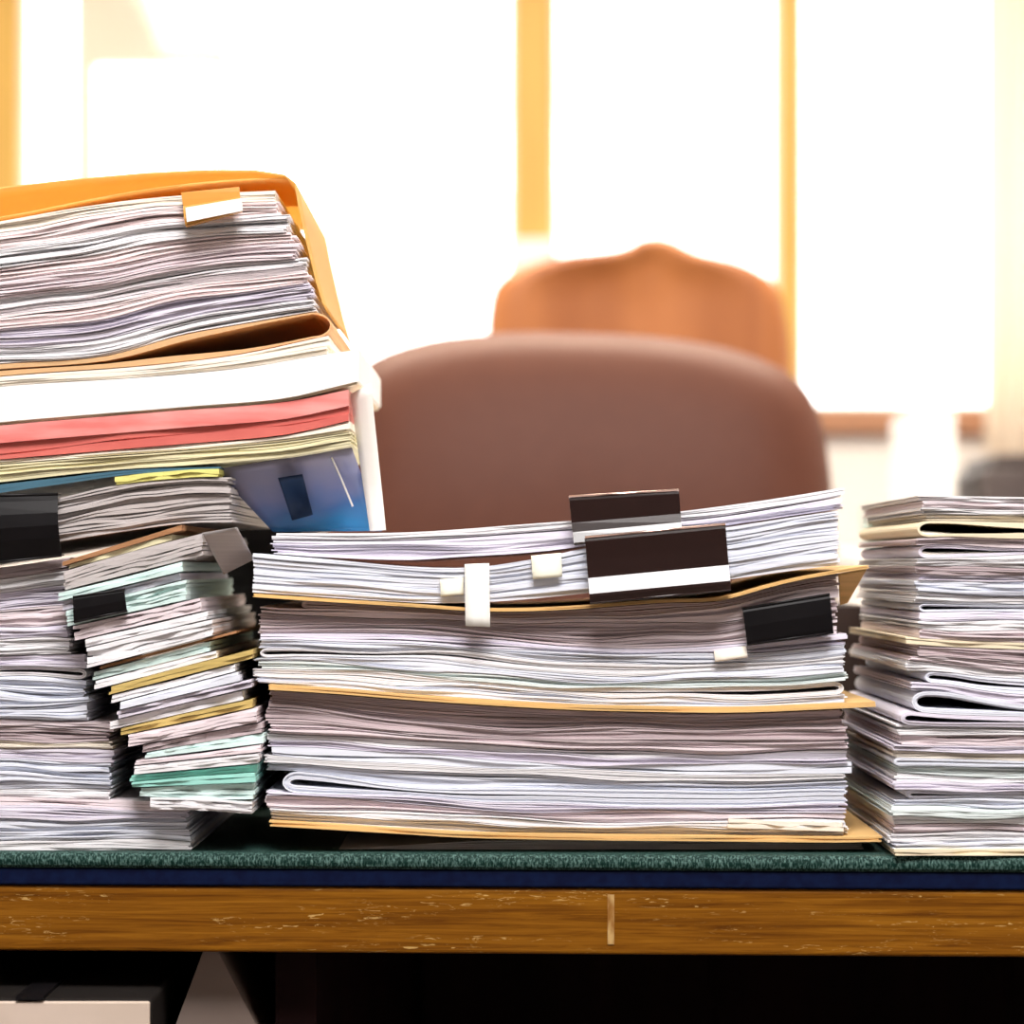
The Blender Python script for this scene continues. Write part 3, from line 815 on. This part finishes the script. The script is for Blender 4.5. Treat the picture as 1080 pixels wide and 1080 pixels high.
# the fan of sheaves, listed from the top down: left x, left y, right x, right y, colour, what
fan = [
 (66, 592, 192, 553, 'brown', 'brown card folder', 4.5),
 (72, 596, 182, 563, 'pale yellow', 'pale yellow sheaf', 4),
 (68, 602, 214, 562, 'grey', 'wide grey sheaf', 19),
 (62, 625, 192, 592, 'mint', 'thin mint sheaf', 8),
 (66, 634, 190, 604, 'lavender', 'lavender sheaf', 6),
 (70, 644, 197, 611, 'mint', 'mint sheaf', 17),
 (78, 660, 212, 630, 'pinkish', 'pinkish sheaf', 12),
 (90, 674, 219, 644, 'white', 'plain white sheaf', 8),
 (92, 683, 224, 653, 'white', 'bright thick white sheaf', 15),
 (106, 702, 248, 665, 'brown', 'reddish brown folder', 5),
 (98, 709, 222, 676, 'mint', 'pale mint sheaf', 9),
 (100, 718, 228, 686, 'white', 'narrow white sheaf', 8),
 (116, 724, 266, 685, 'ochre', 'ochre card folder', 8),
 (118, 733, 248, 700, 'white', 'white sheaf', 8),
 (128, 740, 252, 708, 'cool white', 'bluish white sheaf', 8),
 (124, 750, 266, 716, 'lavender', 'lavender tinted sheaf', 9),
 (116, 761, 256, 728, 'white', 'long white sheaf with curled end', 8),
 (128, 768, 266, 737, 'ochre', 'narrow ochre folder', 6),
 (135, 775, 272, 746, 'pinkish', 'pink tinted sheaf', 13),
 (150, 786, 276, 762, 'mauve', 'mauve sheaf', 8),
 (154, 794, 279, 773, 'mint', 'thin green-tinted sheaf', 8),
 (143, 802, 276, 785, 'pinkish', 'dull pink sheaf', 6),
 (141, 808, 273, 794, 'white', 'clean white sheaf', 10),
 (138, 818, 271, 806, 'teal', 'teal green sheaf', 7),
 (140, 825, 269, 815, 'teal', 'second teal green sheaf', 6),
 (148, 831, 268, 826, 'mint', 'whitish mint sheaf', 10),
 (158, 841, 266, 846, 'white', 'drooping white sheaf', 13),
]
r = random.Random(9)
for i, (xl, yl, xr_, yr, col, what, th) in enumerate(fan):
    e = r.uniform(-1.2, 1.2)
    t = curve((xl, yl), ((xl+xr_)/2, (yl+yr)/2+e), (xr_, yr))
    if i+1 < len(fan):
        a = fan[i+1]; nx = curve((a[0], a[1]), (a[2], a[3]))
        bt = (lambda px, t=t, nx=nx, th=th: min(t(px)+th*1.7, max(t(px)+1.6, nx(px)-.7)))
    else: bt = (lambda px, t=t, th=th: t(px)+th)
    o = sheaf('paper_sheaf' if 'folder' not in what else 'card_folder', t, bt, xl, xr_, YL-.013+r.uniform(-.0025, .0025), DL, max(1, round(th/3.6)), M[col], 700+i, 1.2, .0008, .0018, .16, 18, wav=.25)
    before = 'the big black binder clip' if i == 0 else fan[i-1][5]
    tag(o, (f'{what} fanned in the tall pile, ' + (f'under the {before}' if i else 'uppermost of the fan')), 'folder' if 'folder' in what else 'paper sheaf', G_FAN)

# black clip on the fan
clip('binder_clip', 'small matt black binder clip on the fanned mint sheaf of the tall pile', [(77, 630), (131, 622), (134, 644), (78, 656)], -.006, [(0, 0), (.1, -.0006), (.5, -.001), (.9, -.0006), (1, 0)], M_black, 'black binder clips', .004, M_black)
# grey sheaf with the yellow sheet and big clip
gtp = curve((-60, 548), (0, 537), (62, 525), (120, 512), (200, 504), (240, 503))
gbt = curve((-60, 592), (0, 582), (64, 571), (150, 558), (200, 552), (246, 551))
tag(sheaf('paper_sheaf', gtp, gbt, -120, 243, YL+.001, DL, 15, M['grey'], 81, 3, .0016, .0024, .3, 24), 'grey paper sheaf gripped by the big black binder clip in the tall pile', 'paper sheaf', G_TALL)
tag(sheaf('yellow_sheet', lambda px: gtp(px)-3-.09*(px-118)*0-6, lambda px: gtp(px)-.1, 122, 230, YL-.001, .2, 2, M['yellow'], 82, 1, .0005, .001, .1, 16), 'pale yellow sheet lying on the grey clipped sheaf', 'sheet')
clip('binder_clip', 'big black binder clip cut off by the photo edge, on the grey sheaf', [(-50, 524), (61, 521), (65, 586), (-50, 598)], .005, [(0, 0), (.1, -.001), (.3, -.0035), (.5, -.0045), (.7, -.0035), (.9, -.001), (1, 0)], M_black, 'black binder clips', .0075, M_black)
tb = curve((XW, 548), (0, 519), (60, 508), (120, 502), (230, 499))
plate('plastic_folder', 'dark teal plastic folder lying under the yellowish booklet', 'folder', curve((XW, 530), (0, 511), (60, 504), (140, 495.5), (235, 492)), lambda px: max(1.5, 9-.03*px), XW, 232, YL, DL, M_tealplastic, 83, 2)
# upper tilted group
k0 = curve((XW, 506), (0, 490), (200, 475), (300, 466), (370, 456)); k1 = curve((XW, 528), (0, 509), (120, 496), (200, 491), (300, 482), (370, 470))
tag(sheaf('paper_booklet', k0, k1, XW, 370, YL, DL, 7, M['pale yellow'], 84, 1.5, .0008, .0012, .22), 'yellowish thick booklet under the pink folder in the tall pile', 'booklet')
w0 = curve((XW, 500), (0, 485), (200, 468), (300, 459), (368, 444))
tag(sheaf('paper_sheaf', w0, lambda px: k0(px)-.4, XW, 368, YL+.001, DL, 3, M['pale cream'], 85, 1.5, .0008, .0012, .25), 'thin off-white sheaf between the pink folder and the yellowish booklet', 'paper sheaf')
p0 = curve((XW, 468), (0, 449), (200, 432), (300, 424), (367, 411)); p1 = lambda px: w0(px)-.4
pk = tag(empty('pink_folder', P(100, 470, YL)), 'salmon pink plastic folder in the tall pile', 'folder')
pm = lambda px: p0(px)+(p1(px)-p0(px))*.52
sheaf('cover', p0, lambda px: pm(px), XW, 367, YL-.001, DL, 1, M_pink, 86, .6, .0008, .0006, .08, 26, pk, .05, wav=.5)
sheaf('lower_cover', lambda px: pm(px)+.05, p1, XW, 368, YL, DL, 2, noisy('plastic_deep_pink', (.60, .13, .11), (.68, .17, .14), (20, 8, 120), .35), 87, .6, .0006, .0006, .08, 26, pk, .05, wav=.4)
b0 = curve((XW, 428), (0, 408), (150, 398), (250, 389), (330, 376), (374, 369)); b1_ = lambda px: p0(px)-.6-max(0, (px-300)*.045)
wb = tag(empty('white_folder', P(100, 440, YL)), 'thick glossy white folder on the pink folder', 'folder')
sheaf('cover', b0, lambda px: b0(px)+(b1_(px)-b0(px))*.93, XW, 380, YL-.002, DL, 1, M_whitecard, 88, 1.5, .0008, .0008, .05, 26, wb, .05, wav=.2)
sheaf('pages', lambda px: b0(px)+(b1_(px)-b0(px))*.935, b1_, XW, 376, YL-.001, DL, 2, M['cream'], 89, 1, .0004, .0008, .2, 26, wb, .02)
c0 = curve((XW, 416), (0, 397), (150, 386), (250, 374), (345, 354)); c1 = lambda px: b0(px)-.4
tag(sheaf('paper_sheaf', c0, c1, XW, 346, YL, DL, 4, M['pale cream'], 90, 2, .001, .0014, .25), 'cream paper sheaf lying on the thick white folder', 'paper sheaf')
# tan folder gaping at the fold
e1 = curve((XW, 398), (0, 384), (110, 376), (190, 354), (250, 343), (344, 327))
tf = booklet('tan_folder', e1, lambda px: c0(px)-.3, XW, 350, YL+.001, DL, 1, M_peach, 91, 'R', .15)
tag(tf, 'tan folder gaping open under the papers in the orange envelope', 'folder')
# papers in the envelope
e0 = curve((XW, 262), (0, 233), (120, 213), (200, 205), (283, 201))
eb = lambda px: e1(px)-.4
xr_env = curve((200, 283), (240, 303), (290, 322), (330, 331))
segment('tall pile', 'orange envelope top', e0, eb, ['pale cream', 'pinkish', 'white', 'lavender', 'pinkish', 'white', 'lavender', 'cool white', 'white'], XW, lambda y_: 0, YL, DL, 92, G_ENV, .3, [12, 15, 18, 15, 15, 17, 14, 17, 16], xjit=2) if False else None
cols = ['pale cream', 'rose white', 'white', 'rose white', 'pinkish', 'white', 'rose white', 'lavender', 'white']
wts = [11, 17, 18, 14, 16, 17, 14, 19, 16]; tot = sum(wts); acc = 0
rr = random.Random(4); nz = [Noise(rr, 1/300., 3) for _ in range(12)]
def eif(f, k):
    return lambda px: e0(px)+(eb(px)-e0(px))*f+(1.5*nz[k](px) if 0 < f < .999 else 0)
for i, col in enumerate(cols):
    t = eif(acc/tot, i); acc += wts[i]; b = eif(acc/tot, i+1)
    x1 = xr_env((t(300)+b(300))/2)
    o = sheaf('paper_sheaf', t, b, XW, x1, YL+rr.uniform(-.002, .002), DL-.02, max(3, round(wts[i]/2.1)), M[col], 930+i, 5, .0015, .0028, .3, 34, wav=.35)
    tag(o, f'{col} paper sheaf inside the orange envelope, {ORD[i]} of its papers', 'paper sheaf', G_ENV)
# the envelope itself: a shell over and beside the papers
path = [(XW, 218, .0), (-80, 205, 0), (0, 193, 0), (80, 184, 0), (150, 178, 0), (210, 175, 0), (265, 175, 0), (298, 180, 0), (309, 188, 0), (314, 215, 0), (323, 255, 0), (332, 292, 0), (339, 315, 0), (344, 325, 0)]
s = (YL-CY)/FPX; V, F = [], []
deps = [0, .03, .08, .14, DL+.01]
yfr = YL+.013
th = .0009
cl = curve((0, 0), (1, 1))
npth = len(path)
nrm = []
for i in range(npth):
    a = path[max(0, i-1)]; b = path[min(npth-1, i+1)]
    t = Vector((b[0]-a[0], b[1]-a[1])).normalized(); nrm.append(Vector((-t.y, t.x)))
for off in (0, 1):
    for i, (px, py, _) in enumerate(path):
        q = Vector((px, py))+nrm[i]*(2.0*off)
        for d in deps:
            side = i >= 8
            yy = yfr+d+(.004 if side else 0)*(1 if d == 0 else 0)
            V.append(((q.x-540)*s, yy, CZ-(q.y-600)*s))
nd = len(deps)
for off in (0, 1):
    o_ = off*npth*nd
    for i in range(npth-1):
        for j in range(nd-1):
            F.append((o_+i*nd+j, o_+(i+1)*nd+j, o_+(i+1)*nd+j+1, o_+i*nd+j+1))
O2 = npth*nd
for i in range(npth-1):
    for j in (0, nd-1): F.append((i*nd+j, (i+1)*nd+j, O2+(i+1)*nd+j, O2+i*nd+j))
for j in range(nd-1):
    for i in (0, npth-1): F.append((i*nd+j, i*nd+j+1, O2+i*nd+j+1, O2+i*nd+j))
env = tag(empty('envelope', P(150, 320, YL)), 'big orange envelope bulging with papers on top of the tall pile', 'envelope')
mesh('pocket', V, F, M_orange, env, True)
fl = curve((XW, 255), (0, 229), (100, 209), (180, 196), (250, 189), (306, 187))
sheaf('inner_flap', fl, lambda px: fl(px)+1.6, XW, 305, YL+.015, .1, 2, M_orange, 95, .5, .0003, .0004, .05, 26, env, 0)
ac = clip('binder_clip', 'glossy amber binder clip with a painted white highlight on papers in the orange envelope', [(191, 203), (252, 197), (256, 224), (197, 240)], .004, [(0, 0), (.2, -.0006), (.40, -.0010), (.46, -.0022), (.74, -.0056), (.79, -.0060), (1, -.0052)], M_brass, 'black binder clips' if False else None, .006)

# blue plastic sleeve drooping between the piles
def sheet3(rows, thick=.0005):
    V, F = [], []; nr, nc = len(rows), len(rows[0])
    for off in (0, thick):
        for rw in rows:
            for p in rw: V.append((p[0], p[1]+off, p[2]))
    o2 = nr*nc
    for i in range(nr-1):
        for j in range(nc-1):
            a = i*nc+j; F += [(a, a+1, a+nc+1, a+nc), (o2+a, o2+a+nc, o2+a+nc+1, o2+a+1)]
    for i in range(nr-1):
        for j in (0, nc-1):
            a = i*nc+j; F.append((a, a+nc, o2+a+nc, o2+a))
    for j in range(nc-1):
        for i in (0, nr-1):
            a = i*nc+j; F.append((a, a+1, o2+a+1, o2+a))
    return V, F
def patch(tl, tr, br, bl, y0, y1, nr=10, nc=12, sag=.006, yfun=None):
    rows = []
    for i in range(nr):
        v = i/(nr-1); row = []
        for j in range(nc):
            u = j/(nc-1)
            L = (tl[0]+(bl[0]-tl[0])*v, tl[1]+(bl[1]-tl[1])*v); R_ = (tr[0]+(br[0]-tr[0])*v, tr[1]+(br[1]-tr[1])*v)
            px, py = L[0]+(R_[0]-L[0])*u, L[1]+(R_[1]-L[1])*u
            y = y0+(y1-y0)*v+sag*math.sin(math.pi*v)*math.sin(math.pi*(.2+.6*u))
            row.append(P(px, py, y))
        rows.append(row)
    return rows
mesh('painted_highlight', *sheet3(patch((195.5, 219), (254.5, 209), (256, 222), (197, 234), -.0030, -.0030, nr=3, nc=3, sag=0), .0012), M_note, ac)  # white strip painted in as the clip's glossy highlight
mesh('sagging_leaf', *sheet3(patch((884, 605), (915, 599), (894, 636), (886, 638), .006, .06, sag=0), .0006), M['tan'], topfold, True)
sl = tag(empty('plastic_sleeve', P(330, 558, .06)), 'translucent blue plastic sleeve drooping between the tall pile and the middle pile', 'plastic sleeve')
mesh('printed_sheet', *sheet3(patch((226, 495), (371, 472), (403, 560), (288, 561), .03, .062, sag=.008)), M_sleeve, sl, True)
mesh('dark_band', *sheet3(patch((293, 504), (319, 500), (330, 543), (308, 549), .0285, .0535, sag=.009)), M_sleevedark, sl, True)
mesh('white_border', *sheet3(patch((369, 416), (391, 404), (407, 559), (390, 560), .026, .058, nr=14, nc=4, sag=-.002), .0012), M_whitecard, sl, True)
mesh('seam', *tube([P(350, 483, .031), P(360, 505, .044), P(372, 534, .050)], .0005, 6), M_note, sl, True)
# grey leaf folded over the edge of the fan
gp = patch((213, 562), (250, 556), (268, 590), (236, 606), -.004, .03, sag=-.003)
tag(mesh('loose_page', *sheet3(gp, .0006), M['grey'], smooth=True), 'loose grey page curling down beside the fanned sheaves', 'page')

# added dark binder shapes that put shade into the gaps between the piles
def binder(label, px0, px1, pytop, y, col, ring):
    x0 = P(px0, 0, y)[0]; x1 = P(px1, 0, y)[0]; zt_ = P(0, pytop, y)[2]
    b = tag(empty('added_gap_binder', ((x0+x1)/2, y, TOP)), label, 'binder', None)
    box('added_spine', x0, x1, y, y+.003, TOP+.0005, zt_, col, b, .001)
    box('cover', x0, x0+.003, y+.003, y+.22, TOP+.0005, zt_, col, b, .001)
    box('cover', x1-.003, x1, y+.003, y+.22, TOP+.0005, zt_, col, b, .001)
    box('pages', x0+.006, x1-.006, y+.006, y+.21, TOP+.002, zt_-.01, M['white'], b)
    cx_ = (x0+x1)/2
    hv, hf = tube([(cx_+.011*math.cos(k*6.2832/16), y-.0005, TOP+.035+.011*math.sin(k*6.2832/16)) for k in range(17)], .0012, 6)
    mesh('finger_ring', hv, hf, ring, b, True)  # part of the added gap binder shape
binder('added black binder shape darkening the gap between the tall and middle piles', 215, 318, 556, .245, M_black, M_dark)
binder('added dark brown binder shape darkening the gap between the middle and clipless piles', 868, 925, 640, .245, M_gapdark, M_dark)
